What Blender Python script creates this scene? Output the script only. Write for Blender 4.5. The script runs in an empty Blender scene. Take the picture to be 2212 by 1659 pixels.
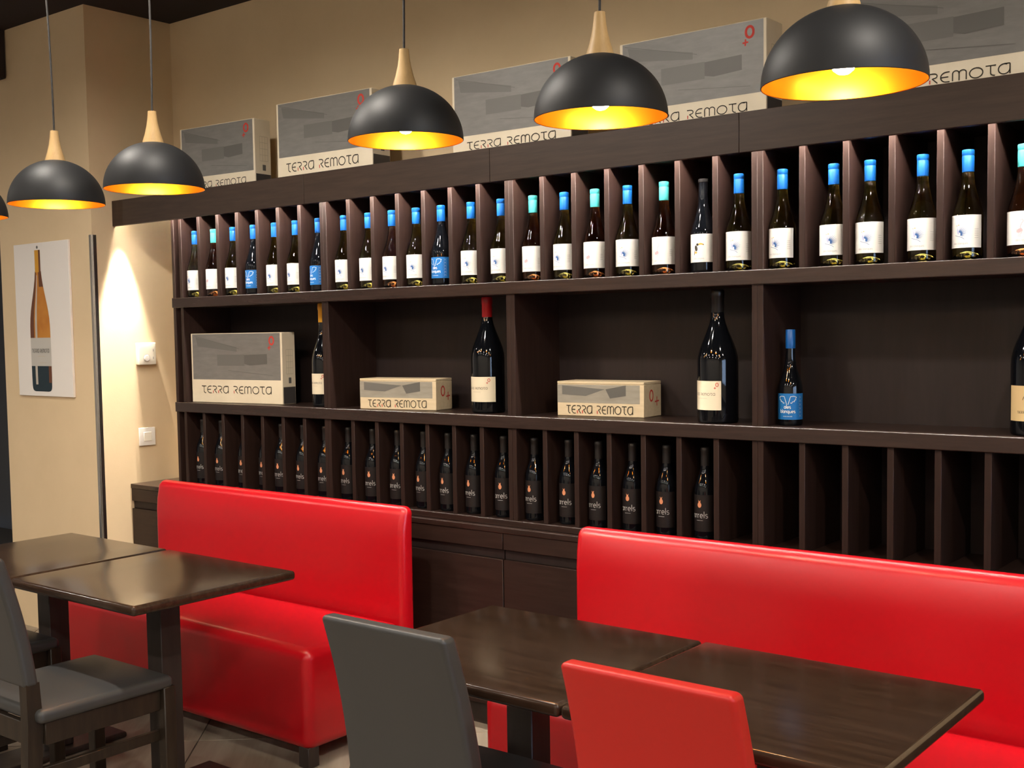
import bpy, bmesh, math, random
from mathutils import Matrix, Vector
from math import pi, sin, cos, radians

SC = bpy.context.scene
COL = SC.collection
random.seed(7)

# ------------------------------------------------------------------ camera
cam_d = bpy.data.cameras.new('camera')
cam = bpy.data.objects.new('camera', cam_d)
COL.objects.link(cam)
R_RIGHT = Vector((0.7778179, 0.6282710, -0.0165774))
R_DOWN = Vector((0.0267303, -0.0594225, -0.9978750))
R_FWD = Vector((-0.6279210, 0.7757219, -0.0630138))
m = Matrix.Identity(4)
for r in range(3):
    m[r][0] = R_RIGHT[r]; m[r][1] = -R_DOWN[r]; m[r][2] = -R_FWD[r]
m.translation = Vector((4.69962, -3.47723, 1.54210))
cam.matrix_world = m
cam_d.sensor_fit = 'HORIZONTAL'; cam_d.sensor_width = 36.0
cam_d.lens = 36.0 * 2541.45 / 2212.0
cam_d.shift_x = (1106.0 - 1054.02) / 2212.0
cam_d.shift_y = (872.45 - 829.5) / 2212.0
cam_d.clip_start = 0.05; cam_d.clip_end = 60
SC.camera = cam

# ------------------------------------------------------------------ view, world
SC.view_settings.view_transform = 'Standard'
SC.view_settings.look = 'None'
SC.view_settings.gamma = 1.0
SC.view_settings.use_curve_mapping = False
SC.view_settings.exposure = 0.0
SC.cycles.use_denoising = True
SC.cycles.caustics_reflective = False
SC.cycles.caustics_refractive = False
SC.cycles.sample_clamp_indirect = 6.0
SC.cycles.max_bounces = 10
SC.cycles.transmission_bounces = 10

W = bpy.data.worlds.new('world'); SC.world = W
W.use_nodes = True
bg = W.node_tree.nodes['Background']
bg.inputs['Color'].default_value = (0.55, 0.72, 1.0, 1)      # cool daylight entering by the added street window
bg.inputs['Strength'].default_value = 9.0

# light levels
PENDANT = 360.0          # emission of each bulb
STRIP = 420.0            # emission of the shelf light strip
SPOT_W = 75.0           # each added ceiling spotlight, watts
WARM = (1.0, 0.92, 0.82)

# ------------------------------------------------------------------ materials
MATS = {}
def mat(name, color, rough=0.5, spec=0.5, metal=0.0, trans=0.0, ior=1.45, emit=None, estr=0.0,
        grain=None, bump=None, coat=0.0):
    if name in MATS: return MATS[name]
    M = bpy.data.materials.new(name); M.use_nodes = True
    nt = M.node_tree; b = nt.nodes['Principled BSDF']
    b.inputs['Base Color'].default_value = (*color, 1)
    b.inputs['Roughness'].default_value = rough
    b.inputs['Specular IOR Level'].default_value = spec
    b.inputs['Metallic'].default_value = metal
    b.inputs['Transmission Weight'].default_value = trans
    b.inputs['IOR'].default_value = ior
    b.inputs['Coat Weight'].default_value = coat
    if emit:
        b.inputs['Emission Color'].default_value = (*emit, 1)
        b.inputs['Emission Strength'].default_value = estr
    if grain:                      # (second colour, scale xyz, detail)
        c2, sc, det = grain
        tc = nt.nodes.new('ShaderNodeTexCoord'); mp = nt.nodes.new('ShaderNodeMapping')
        mp.inputs['Scale'].default_value = sc
        nz = nt.nodes.new('ShaderNodeTexNoise'); nz.inputs['Scale'].default_value = 1.0
        nz.inputs['Detail'].default_value = det; nz.inputs['Roughness'].default_value = 0.6
        rp = nt.nodes.new('ShaderNodeValToRGB')
        rp.color_ramp.elements[0].position = 0.35; rp.color_ramp.elements[1].position = 0.68
        rp.color_ramp.elements[0].color = (*color, 1); rp.color_ramp.elements[1].color = (*c2, 1)
        nt.links.new(tc.outputs['Object'], mp.inputs['Vector'])
        nt.links.new(mp.outputs['Vector'], nz.inputs['Vector'])
        nt.links.new(nz.outputs['Fac'], rp.inputs['Fac'])
        nt.links.new(rp.outputs['Color'], b.inputs['Base Color'])
    if bump:                       # (scale, strength, distance)
        tc = nt.nodes.new('ShaderNodeTexCoord')
        nz = nt.nodes.new('ShaderNodeTexNoise'); nz.inputs['Scale'].default_value = bump[0]
        nz.inputs['Detail'].default_value = 3
        bp = nt.nodes.new('ShaderNodeBump'); bp.inputs['Strength'].default_value = bump[1]
        bp.inputs['Distance'].default_value = bump[2]
        nt.links.new(tc.outputs['Object'], nz.inputs['Vector'])
        nt.links.new(nz.outputs['Fac'], bp.inputs['Height'])
        nt.links.new(bp.outputs['Normal'], b.inputs['Normal'])
    MATS[name] = M
    return M

plaster = mat('beige_plaster', (0.68, 0.525, 0.332), 0.85, 0.2, grain=((0.72, 0.56, 0.358), (3, 3, 3), 4), bump=(160, 0.12, 0.002))
ceil_m = mat('dark_ceiling_paint', (0.035, 0.027, 0.024), 0.9, 0.2, bump=(60, 0.1, 0.002))
grey_wall = mat('plain_room_wall', (0.74, 0.68, 0.60), 0.85, 0.2, bump=(120, 0.1, 0.002))
tile_m = mat('wood_look_tile', (0.24, 0.195, 0.145), 0.42, 0.4, grain=((0.36, 0.30, 0.235), (1.2, 14, 1), 5))
grout_m = mat('dark_grout', (0.05, 0.043, 0.037), 0.8, 0.2, bump=(90, 0.2, 0.002))
wenge = mat('wenge_laminate', (0.021, 0.0113, 0.0090), 0.38, 0.30, grain=((0.031, 0.0168, 0.0132), (5, 60, 60), 4))
wenge_v = mat('wenge_laminate_upright', (0.020, 0.0102, 0.0080), 0.46, 0.22, grain=((0.029, 0.0150, 0.0118), (60, 60, 5), 4))
pelmet_m = mat('pelmet_lit_laminate', (0.036, 0.0225, 0.0160), 0.45, 0.3, grain=((0.050, 0.031, 0.022), (5, 60, 60), 4))  # shelf laminate made lighter, with light falling on the pelmet put into its colour
facing_m = mat('polished_wenge_edging', (0.021, 0.0113, 0.0090), 0.24, 0.5, grain=((0.031, 0.0168, 0.0132), (5, 60, 60), 4))
wenge_back = mat('wenge_back_panel', (0.0155, 0.0100, 0.0095), 0.5, 0.26, grain=((0.020, 0.0130, 0.0122), (30, 30, 4), 3))
table_m = mat('dark_table_veneer', (0.028, 0.0155, 0.0098), 0.17, 0.40, grain=((0.050, 0.028, 0.0175), (7, 70, 70), 5))
table_e = mat('dark_table_edge', (0.04, 0.025, 0.015), 0.30, 0.5, grain=((0.08, 0.05, 0.028), (9, 40, 40), 4))
column_m = mat('black_stained_wood', (0.030, 0.022, 0.019), 0.45, 0.4, grain=((0.042, 0.031, 0.026), (40, 40, 5), 3))
red_m = mat('red_leatherette', (0.45, 0.003, 0.009), 0.28, 0.55, bump=(420, 0.10, 0.001))
red_c = mat('red_chair_leatherette', (0.50, 0.016, 0.012), 0.40, 0.45, bump=(420, 0.12, 0.001))
grey_m = mat('charcoal_leatherette', (0.046, 0.046, 0.046), 0.42, 0.45, bump=(420, 0.12, 0.001))
chairwood = mat('worn_brown_wood', (0.017, 0.0115, 0.0078), 0.42, 0.36, grain=((0.032, 0.022, 0.014), (50, 50, 6), 5))
steel = mat('brushed_steel', (0.50, 0.47, 0.43), 0.22, 0.5, metal=1.0)
dome_m = mat('satin_black_enamel', (0.010, 0.010, 0.0105), 0.54, 0.38)
gold_m = mat('gold_lining', (1.0, 0.36, 0.02), 0.30, 0.5, metal=1.0)
oak_m = mat('pale_turned_wood', (0.37, 0.235, 0.10), 0.5, 0.25, grain=((0.50, 0.335, 0.155), (30, 30, 9), 4))
cord_m = mat('grey_cord', (0.032, 0.029, 0.027), 0.7, 0.3)
bulb_m = mat('lit_bulb_glass', (1, 0.9, 0.7), 0.3, 0.3, emit=(1.0, 0.76, 0.46), estr=PENDANT)
strip_m = mat('lit_led_strip', (1, 1, 0.95), 0.5, 0.3, emit=(1.0, 0.94, 0.84), estr=STRIP)
white_pl = mat('cream_plastic', (0.80, 0.74, 0.62), 0.4, 0.4)
white_sw = mat('white_plastic', (0.82, 0.78, 0.72), 0.35, 0.4)
plast_gr = mat('grey_plastic_mark', (0.30, 0.28, 0.25), 0.5, 0.3)
carton = mat('cream_carton', (0.72, 0.62, 0.46), 0.6, 0.3, grain=((0.78, 0.68, 0.52), (6, 6, 6), 3))
carton_gr = mat('grey_printed_carton', (0.172, 0.163, 0.150), 0.40, 0.45, grain=((0.202, 0.192, 0.177), (14, 14, 60), 4))
carton_g2 = mat('dark_grey_print', (0.116, 0.110, 0.101), 0.45, 0.4)
carton_g3 = mat('mid_grey_print', (0.146, 0.139, 0.128), 0.45, 0.4)
carton_dk = mat('charcoal_print', (0.05, 0.045, 0.044), 0.5, 0.4)
ink = mat('black_ink', (0.045, 0.038, 0.028), 0.6, 0.2)
ink_red = mat('red_ink', (0.55, 0.06, 0.045), 0.6, 0.2)
ink_faint = mat('faint_beige_ink', (0.52, 0.45, 0.33), 0.6, 0.2)
wood_case = mat('pale_case_wood', (0.62, 0.50, 0.33), 0.6, 0.3, grain=((0.70, 0.57, 0.39), (8, 50, 50), 4))
case_gr = mat('grey_stained_case', (0.27, 0.245, 0.205), 0.6, 0.3, grain=((0.34, 0.31, 0.26), (8, 50, 50), 4))
glass_w = mat('pale_olive_glass', (0.88, 0.76, 0.17), 0.02, 0.5, trans=1.0, ior=1.40)
glass_r = mat('rose_wine_glass', (0.90, 0.34, 0.10), 0.02, 0.5, trans=1.0, ior=1.40)
glass_d = mat('near_black_glass', (0.003, 0.0035, 0.005), 0.06, 0.45)
cap_blue = mat('blue_capsule', (0.005, 0.090, 0.34), 0.35, 0.5)
cap_turq = mat('turquoise_capsule', (0.045, 0.32, 0.32), 0.40, 0.5)
cap_black = mat('black_capsule', (0.010, 0.009, 0.009), 0.35, 0.45)
cap_grey = mat('charcoal_capsule', (0.016, 0.014, 0.014), 0.45, 0.4)
cap_yel = mat('yellow_wax_capsule', (0.62, 0.30, 0.02), 0.45, 0.4)
cap_red = mat('red_wax_capsule', (0.42, 0.012, 0.018), 0.32, 0.5)
lab_w = mat('white_label_paper', (0.80, 0.78, 0.73), 0.6, 0.3)
lab_c = mat('cream_label_paper', (0.74, 0.66, 0.50), 0.6, 0.3)
lab_t = mat('tan_label_paper', (0.62, 0.46, 0.24), 0.6, 0.3)
lab_b = mat('blue_label_paper', (0.012, 0.155, 0.46), 0.5, 0.4)
lab_k = mat('dark_label_paper', (0.011, 0.008, 0.008), 0.5, 0.3)
ink_w = mat('white_ink', (0.78, 0.80, 0.80), 0.6, 0.2)
ink_navy = mat('navy_ink', (0.05, 0.12, 0.30), 0.6, 0.2)
ink_lav = mat('lavender_ink', (0.42, 0.44, 0.60), 0.6, 0.2)
ink_gold = mat('ochre_ink', (0.75, 0.42, 0.10), 0.6, 0.2)
ink_pink = mat('dusty_pink_ink', (0.55, 0.36, 0.38), 0.6, 0.2)
ink_grey = mat('grey_ink', (0.42, 0.41, 0.40), 0.6, 0.2)
ink_green = mat('green_ink', (0.10, 0.22, 0.18), 0.6, 0.2)
ink_or = mat('salmon_ink', (0.62, 0.25, 0.13), 0.6, 0.2)
canvas_m = mat('white_canvas', (0.80, 0.76, 0.72), 0.7, 0.2, bump=(500, 0.08, 0.001))
amber_m = mat('amber_print', (0.46, 0.17, 0.028), 0.6, 0.2, grain=((0.56, 0.24, 0.045), (9, 9, 9), 2))
brown_print = mat('umber_print', (0.14, 0.055, 0.03), 0.6, 0.2)
teal_print = mat('dark_teal_print', (0.02, 0.035, 0.045), 0.6, 0.2)
shine_print = mat('pale_shine_print', (0.52, 0.47, 0.40), 0.6, 0.2)
greylab_print = mat('pale_grey_print', (0.52, 0.50, 0.46), 0.6, 0.2)
leaf_m = mat('green_leaf', (0.07, 0.16, 0.03), 0.5, 0.4)
pot_m = mat('dark_pot', (0.05, 0.05, 0.055), 0.5, 0.4)
win_glass = mat('added_window_glass', (0.9, 0.95, 1.0), 0.0, 0.5, trans=1.0, ior=1.02)
dark_frame = mat('dark_window_frame', (0.05, 0.05, 0.055), 0.5, 0.4)
spot_lens = mat('lit_spot_lens', (1, 0.95, 0.85), 0.4, 0.3, emit=(1.0, 0.88, 0.72), estr=65.0)
spot_white = mat('white_lamp_metal', (0.6, 0.58, 0.55), 0.4, 0.4)

# ------------------------------------------------------------------ mesh helpers
class MB:
    """collects verts and faces of one mesh; every face keeps a material slot"""
    def __init__(s): s.v = []; s.f = []; s.m = []
    def add(s, vs, fs, k=0):
        o = len(s.v); s.v += [tuple(p) for p in vs]
        s.f += [tuple(i + o for i in f) for f in fs]; s.m += [k] * len(fs); return s
    def box(s, x0, x1, y0, y1, z0, z1, k=0):
        vs = [(x, y, z) for z in (z0, z1) for y in (y0, y1) for x in (x0, x1)]
        return s.add(vs, [(0, 2, 3, 1), (4, 5, 7, 6), (0, 1, 5, 4), (2, 6, 7, 3), (0, 4, 6, 2), (1, 3, 7, 5)], k)
    def mesh(s, name, mats, smooth=None):
        me = bpy.data.meshes.new(name); me.from_pydata(s.v, [], s.f)
        mats = mats if isinstance(mats, (list, tuple)) else [mats]
        for M in mats: me.materials.append(M)
        if len(mats) > 1: me.polygons.foreach_set('material_index', s.m)
        me.validate(); me.update()
        bm = bmesh.new(); bm.from_mesh(me); bmesh.ops.recalc_face_normals(bm, faces=bm.faces); bm.to_mesh(me); bm.free()
        if smooth is not None:
            me.polygons.foreach_set('use_smooth', [True] * len(me.polygons))
            me.set_sharp_from_angle(angle=radians(smooth))
        return me

def obj(name, me, parent=None, loc=(0, 0, 0), rz=0.0, label=None, cat=None, group=None, kind=None):
    o = bpy.data.objects.new(name, me); COL.objects.link(o)
    o.location = loc; o.rotation_euler = (0, 0, rz)
    if parent is not None: o.parent = parent
    if label: o['label'] = label
    if cat: o['category'] = cat
    if group: o['group'] = group
    if kind: o['kind'] = kind
    return o
def thing(name, label, cat, loc=(0, 0, 0), rz=0.0, group=None):
    return obj(name, None, None, loc, rz, label, cat, group)

def flat(name, mats, fn, smooth=None):
    b = MB(); fn(b); return b.mesh(name, mats, smooth)
def boxmesh(name, M, x0, x1, y0, y1, z0, z1):
    return MB().box(x0, x1, y0, y1, z0, z1).mesh(name, M)
def bevbox(name, M, x0, x1, y0, y1, z0, z1, r=0.002, seg=1, smooth=True):
    bm = bmesh.new(); bmesh.ops.create_cube(bm, size=1.0)
    for v in bm.verts:
        v.co = Vector((x0 + (v.co.x + .5) * (x1 - x0), y0 + (v.co.y + .5) * (y1 - y0), z0 + (v.co.z + .5) * (z1 - z0)))
    bmesh.ops.bevel(bm, geom=bm.edges[:], offset=r, segments=seg, profile=0.5, affect='EDGES')
    me = bpy.data.meshes.new(name); bm.to_mesh(me); bm.free(); me.materials.append(M)
    if smooth:
        me.polygons.foreach_set('use_smooth', [True] * len(me.polygons)); me.set_sharp_from_angle(angle=radians(40))
    return me

def rbox(name, M, c, h, r, seg=5, mids=(6, 6, 6), fn=None):
    """rounded box on a grid: centre c, half sizes h, edge radius r, optional warp fn(x,y,z in box space)"""
    ax = []
    for i in range(3):
        a, q = h[i], h[i] - r
        lo = [-(q + r * math.tan((1 - t / seg) * pi / 4)) for t in range(seg)]
        mid = [-q + 2 * q * t / mids[i] for t in range(mids[i] + 1)]
        ax.append(lo + mid + [-x for x in reversed(lo)])
    idx = {}; vs = []; fs = []
    def vid(p):
        k = tuple(round(x, 6) for x in p)
        if k not in idx:
            inner = [max(-(h[i] - r), min(h[i] - r, p[i])) for i in range(3)]
            d = Vector([p[i] - inner[i] for i in range(3)])
            if d.length > 1e-9: d = d.normalized() * r
            q = [inner[i] + d[i] for i in range(3)]
            if fn: q = fn(*q)
            idx[k] = len(vs); vs.append((q[0] + c[0], q[1] + c[1], q[2] + c[2]))
        return idx[k]
    for a in range(3):
        u, w = (a + 1) % 3, (a + 2) % 3
        for sgn in (-1, 1):
            for i in range(len(ax[u]) - 1):
                for j in range(len(ax[w]) - 1):
                    q = []
                    for (ii, jj) in ((i, j), (i + 1, j), (i + 1, j + 1), (i, j + 1)):
                        p = [0, 0, 0]; p[a] = sgn * h[a]; p[u] = ax[u][ii]; p[w] = ax[w][jj]; q.append(vid(p))
                    fs.append(q)
    return MB().add(vs, fs).mesh(name, M, 60)

def lathe(name, M, prof, n=24, smooth=35, cap=(True, True), b=None, k=0):
    own = b is None
    if own: b = MB()
    vs = []; fs = []
    for (r, z) in prof:
        for i in range(n):
            a = 2 * pi * i / n; vs.append((r * cos(a), r * sin(a), z))
    for j in range(len(prof) - 1):
        for i in range(n):
            i2 = (i + 1) % n
            fs.append((j * n + i, j * n + i2, (j + 1) * n + i2, (j + 1) * n + i))
    if cap[0]: fs.append(tuple(reversed(range(n))))
    if cap[1]: fs.append(tuple((len(prof) - 1) * n + i for i in range(n)))
    b.add(vs, fs, k)
    return b.mesh(name, M, smooth) if own else b

def tube(name, M, pts, r, n=8):
    vs = []; fs = []
    pts = [Vector(p) for p in pts]
    for j, p in enumerate(pts):
        d = (pts[min(j + 1, len(pts) - 1)] - pts[max(j - 1, 0)]).normalized()
        a = d.orthogonal().normalized() if abs(d.z) < .9 else Vector((1, 0, 0)); a = (a - d * a.dot(d)).normalized(); c = d.cross(a)
        for i in range(n):
            t = 2 * pi * i / n; vs.append(p + a * (r * cos(t)) + c * (r * sin(t)))
    for j in range(len(pts) - 1):
        for i in range(n):
            i2 = (i + 1) % n; fs.append((j * n + i, j * n + i2, (j + 1) * n + i2, (j + 1) * n + i))
    fs += [tuple(range(n)), tuple((len(pts) - 1) * n + i for i in range(n))]
    return MB().add(vs, fs).mesh(name, M, 50)

# ---- flat print: 2D strokes and shapes sent through a map (u,v) -> (x,y,z)
def resample(pl, step):
    out = [pl[0]]
    for a, b in zip(pl, pl[1:]):
        L = math.dist(a, b); n = max(1, int(math.ceil(L / step)))
        for i in range(1, n + 1): out.append((a[0] + (b[0] - a[0]) * i / n, a[1] + (b[1] - a[1]) * i / n))
    return out
def stroke(b, pl, w, mp, k=0, step=1e9, taper=False):
    pl = resample(pl, step)
    if len(pl) < 2: return
    vs = []; n = len(pl)
    for i, p in enumerate(pl):
        a = pl[max(i - 1, 0)]; c = pl[min(i + 1, n - 1)]
        dx, dy = c[0] - a[0], c[1] - a[1]; L = math.hypot(dx, dy) or 1
        hw = w / 2 * ((1 - .85 * i / (n - 1)) if taper else 1)
        nx, ny = -dy / L * hw, dx / L * hw
        vs += [mp(p[0] + nx, p[1] + ny), mp(p[0] - nx, p[1] - ny)]
    b.add(vs, [(2 * i, 2 * i + 1, 2 * i + 3, 2 * i + 2) for i in range(n - 1)], k)
def patch(b, u0, u1, v0, v1, mp, nu=1, nv=1, k=0):
    vs = [mp(u0 + (u1 - u0) * i / nu, v0 + (v1 - v0) * j / nv) for j in range(nv + 1) for i in range(nu + 1)]
    fs = [(j * (nu + 1) + i, j * (nu + 1) + i + 1, (j + 1) * (nu + 1) + i + 1, (j + 1) * (nu + 1) + i) for j in range(nv) for i in range(nu)]
    b.add(vs, fs, k)
def blob(b, cx, cy, rx, ry, mp, n=14, k=0, rot=0.0):
    vs = [mp(cx, cy)]
    for i in range(n):
        a = 2 * pi * i / n; x, y = rx * cos(a), ry * sin(a)
        vs.append(mp(cx + x * cos(rot) - y * sin(rot), cy + x * sin(rot) + y * cos(rot)))
    b.add(vs, [(0, 1 + i, 1 + (i + 1) % n) for i in range(n)], k)
def poly(b, pts, mp, k=0):
    b.add([mp(*p) for p in pts], [tuple(range(len(pts)))], k)
def arc(cx, cy, rx, ry, a0, a1, n=8):
    return [(cx + rx * cos(radians(a0 + (a1 - a0) * i / n)), cy + ry * sin(radians(a0 + (a1 - a0) * i / n))) for i in range(n + 1)]

# geometric rounded alphabet of the box lettering: (advance, dark strokes, red strokes), cap height 1
GL = {
 'T': (.74, [[(0, .97), (.62, .97)], [(.30, .97), (.30, .28)] + arc(.56, .28, .26, .26, 180, 270, 5)], []),
 'E': (.74, [[(.60, .97)] + arc(.40, .5, .36, .47, 90, 270, 12) + [(.60, .03)], [(.05, .5), (.52, .5)]], []),
 'R': (.72, [[(.02, .97), (.30, .97)] + arc(.30, .74, .24, .23, 90, -90, 8) + [(.22, .51), (.56, .02)]], [[(.08, .40), (.08, .02)]]),
 'A': (.88, [arc(.36, .5, .34, .47, 60, 360, 18)[:] , [(.70, .97), (.70, .02)], [(.36, .97), (.70, .97)]], []),
 'M': (1.06, [[(.04, .02), (.04, .72)] + arc(.24, .72, .20, .25, 180, 0, 7) + [(.44, .02)], [(.44, .72)] + arc(.66, .72, .22, .25, 180, 0, 7) + [(.88, .02)]], []),
 'O': (.98, [arc(.42, .5, .40, .47, 0, 360, 20)], []),
 ' ': (.50, [], []),
}
def text_geo(b, s, x, y, h, mp, kd=0, kr=1, w=.10, width=None, step=1e9):
    tot = sum(GL[c][0] for c in s)
    sx = (width / (tot - .12)) if width else h
    for c in s:
        adv, dk, rd = GL[c]
        for pl in dk: stroke(b, [(x + p[0] * sx, y + p[1] * h) for p in pl], w * h, mp, kd, step)
        for pl in rd: stroke(b, [(x + p[0] * sx, y + p[1] * h) for p in pl], w * h, mp, kr, step)
        x += adv * sx

# single-stroke lower-case letters for the small label words, x-height 0.6
def _o(cx, rx=.22): return arc(cx, .3, rx, .28, 0, 360, 10)
SL = {
 'a': (.58, [_o(.26), [(.48, .58), (.48, .02)]]), 'b': (.58, [[(.06, .95), (.06, .02)], _o(.28)]),
 'e': (.56, [[(.06, .31), (.48, .31)] + arc(.27, .3, .21, .28, 5, 310, 9)]), 'g': (.58, [_o(.26), [(.48, .58), (.48, -.1)] + arc(.26, -.1, .22, .18, 0, -140, 5)]),
 'l': (.22, [[(.10, .95), (.10, .02)]]), 'n': (.56, [[(.06, .58), (.06, .02)], [(.06, .38)] + arc(.26, .36, .20, .22, 180, 0, 6) + [(.46, .02)]]),
 'o': (.56, [_o(.27)]), 'q': (.58, [_o(.26), [(.48, .58), (.48, -.3)]]), 'r': (.36, [[(.06, .58), (.06, .02)], [(.06, .36)] + arc(.26, .36, .2, .2, 180, 80, 4)]),
 's': (.46, [arc(.23, .44, .16, .14, 40, 250, 6) + arc(.23, .16, .17, .15, 90, -140, 6)]),
 'u': (.56, [[(.06, .58)] + arc(.26, .24, .20, .22, 180, 360, 6) + [(.46, .58)], [(.46, .58), (.46, .02)]]), ' ': (.34, []),
}
def text_small(b, s, cx, y, h, mp, k=0, w=.10, step=1e9):
    tot = sum(SL[c][0] for c in s); x = cx - tot * h / 2
    for c in s:
        adv, st = SL[c]
        for pl in st: stroke(b, [(x + p[0] * h, y + p[1] * h) for p in pl], w * h, mp, k, step)
        x += adv * h

# ------------------------------------------------------------------ the room
CEIL = 3.135
XL, XR, YF, YB = -4.6, 8.6, -7.0, 0.297
PX = -0.415                      # side face of the pier
floor = obj('floor', boxmesh('floor', grout_m, XL, XR, YF, 1.6, -0.10, -0.004), kind='structure')
tl = 0.60; gap = 0.004
tile_me = bevbox('tile', tile_m, gap / 2, tl - gap / 2, gap / 2, tl - gap / 2, -0.012, 0.0, 0.0012, 1)
ca = cos(radians(-48.6)); sa_ = sin(radians(-48.6))
for i in range(-9, 11):
    for j in range(-9, 11):
        ox, oy = i * tl, j * tl
        x = 1.066 + ox * ca - oy * sa_; y = -0.774 + ox * sa_ + oy * ca
        cxx = x + (tl / 2) * (ca - sa_); cyy = y + (tl / 2) * (sa_ + ca)
        if -2.2 < cxx < 6.6 and -4.6 < cyy < 0.1:
            obj('tile', tile_me, floor, (x, y, 0), radians(-48.6))
obj('ceiling', boxmesh('ceiling', ceil_m, XL, XR, YF, 1.6, CEIL, CEIL + .1), kind='structure')
obj('wall_back', boxmesh('wall_back', plaster, PX, XR, YB, YB + .12, 0, CEIL), kind='structure')
obj('wall_pier', boxmesh('wall_pier', plaster, -1.275, PX, -0.20, YB + .12, 0, CEIL), kind='structure')
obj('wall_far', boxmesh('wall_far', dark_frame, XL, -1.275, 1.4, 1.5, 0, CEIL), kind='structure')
obj('wall_left', boxmesh('wall_left', grey_wall, XL - .1, XL, YF, 1.6, 0, CEIL), kind='structure')
obj('wall_front', boxmesh('wall_front', grey_wall, XL, XR, YF - .1, YF, 0, CEIL), kind='structure')
def wr(b):                        # right wall with an opening for the added street window
    b.box(XR, XR + .12, YF, -4.6, 0, CEIL); b.box(XR, XR + .12, -0.8, 0.4, 0, CEIL)
    b.box(XR, XR + .12, -4.6, -0.8, 0, .7); b.box(XR, XR + .12, -4.6, -0.8, 2.6, CEIL)
obj('wall_right', flat('wall_right', grey_wall, wr), kind='structure')
win = obj('added_window_1', None, None, (XR + .06, 0, 0), kind='structure')  # unseen window, added to bring bluish daylight in from the right
def wf(b):
    for y in (-4.6, -2.73, -0.86): b.box(-.03, .03, y, y + .06, .7, 2.6)
    for z in (.7, 2.54): b.box(-.03, .03, -4.6, -.8, z, z + .06)
obj('added_window_frame', flat('added_window_frame', dark_frame, wf), win)
for y in (-4.54, -2.67): obj('pane', boxmesh('pane', win_glass, -.003, .003, y, y + 1.81, .76, 2.54), win)
pd = bpy.data.lights.new('added_window_portal', 'AREA'); pd.shape = 'RECTANGLE'; pd.size = 1.9; pd.size_y = 3.8; pd.cycles.is_portal = True
po = bpy.data.objects.new('added_window_portal', pd); COL.objects.link(po); po.location = (XR - .02, -2.7, 1.65); po.rotation_euler = (0, radians(90), 0)

# dark bulkhead under the ceiling, left of the pier face
obj('ceiling_bulkhead', bevbox('ceiling_bulkhead', ceil_m, -2.6, -1.135, -.30, -.205, 2.885, CEIL, .004), None,
    label='black boxed bulkhead under the ceiling beside the beige pier', cat='bulkhead')

# steel corner guard on the pier edge
def cg(b):
    t = .003
    c = .007; pr = [(PX - .022, -.20), (PX - .022, -.20 - t), (PX - c + t, -.20 - t), (PX + t, -.20 - t + c), (PX + t, -.178), (PX, -.178), (PX, -.20)]
    nn = len(pr); vs = [(x, y, z) for z in (0, 2.035) for x, y in pr]
    b.add(vs, [(i, (i + 1) % nn, nn + (i + 1) % nn, nn + i) for i in range(nn)] + [tuple(range(nn)), tuple(range(nn, 2 * nn))])
obj('corner_guard', flat('corner_guard', steel, cg), label='brushed steel corner guard on the edge of the beige pier', cat='corner guard')

# ------------------------------------------------------------------ low cabinets and worktop
CT = 0.797                        # top of the worktop
CF = -0.03                        # cabinet front
cab_edges = [PX + .002, 0.97, 1.97, 2.97, 3.97, 4.97]
cab_lab = ['dark wood base cabinet against the beige pier', 'dark wood base cabinet second along from the beige pier',
           'dark wood base cabinet third along from the beige pier', 'dark wood base cabinet fourth along from the beige pier',
           'dark wood base cabinet fifth along from the beige pier']
for i in range(5):
    x0, x1 = cab_edges[i] + .001, cab_edges[i + 1] - .001
    t = thing('base_cabinet', cab_lab[i], 'cabinet', (x0, 0, 0), 0, 'base cabinets under the shelves')
    w = x1 - x0
    obj('body', boxmesh('body', wenge_back, 0, w, CF + .022, YB - .004, .09, CT - .022), t)
    obj('plinth', boxmesh('plinth', column_m, 0, w, CF + .05, CF + .066, 0, .09), t)
    obj('drawer_front', bevbox('drawer_front', wenge, 0.001, w - .001, CF, CF + .0215, .712, CT - .0225, .0012), t)
    obj('grip_channel', bevbox('grip_channel', wenge_back, 0.001, w - .001, CF + .012, CF + .0215, .674, .711, .001), t)
    nd = 2 if w < 1.2 else 3
    for d in range(nd):
        obj('door', bevbox('door', wenge, w * d / nd + .0015, w * (d + 1) / nd - .0015, CF, CF + .0215, .10, .673, .0012), t)
obj('worktop', bevbox('worktop', facing_m, PX + .002, 4.97, CF - .004, YB - .003, CT - .022, CT, .0026, 3, False), None,
    label='long dark wood worktop over the base cabinets, under the bottle shelves', cat='worktop')

# ------------------------------------------------------------------ shelf units
Z1, Z2, Z3 = 1.7186, 1.2173, 0.822     # tops of the three boards
ZT = 2.102                              # underside of the top board
BT = .047; TP = .020; SD = YB - .006    # board height, panel thickness, depth
slot = (1 - 2 * TP - 6 * TP) / 7.0
side_me = bevbox('side_panel', wenge_v, 0, TP, 0, SD, CT + .001, ZT + .02, .001)
div_hi = bevbox('divider', wenge_v, 0, TP, .001, SD - .009, Z1 + .0003, ZT - .0003, .001)
div_lo = bevbox('divider', wenge_v, 0, TP, .001, SD - .009, Z3 + .0003, Z2 - BT - .0003, .001)
unit_lab = ['dark wood bottle shelving unit with turquoise and blue capsules, first from the pier',
            'dark wood bottle shelving unit, second from the pier, red-capped big bottle in its middle',
            'dark wood bottle shelving unit, third from the pier, toucan-label bottle in its top',
            'dark wood bottle shelving unit, fourth from the pier, with empty lower slots']
unit_lab[0] = 'dark wood bottle shelving unit, first from the pier, tall grey carton in its middle'
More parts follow.
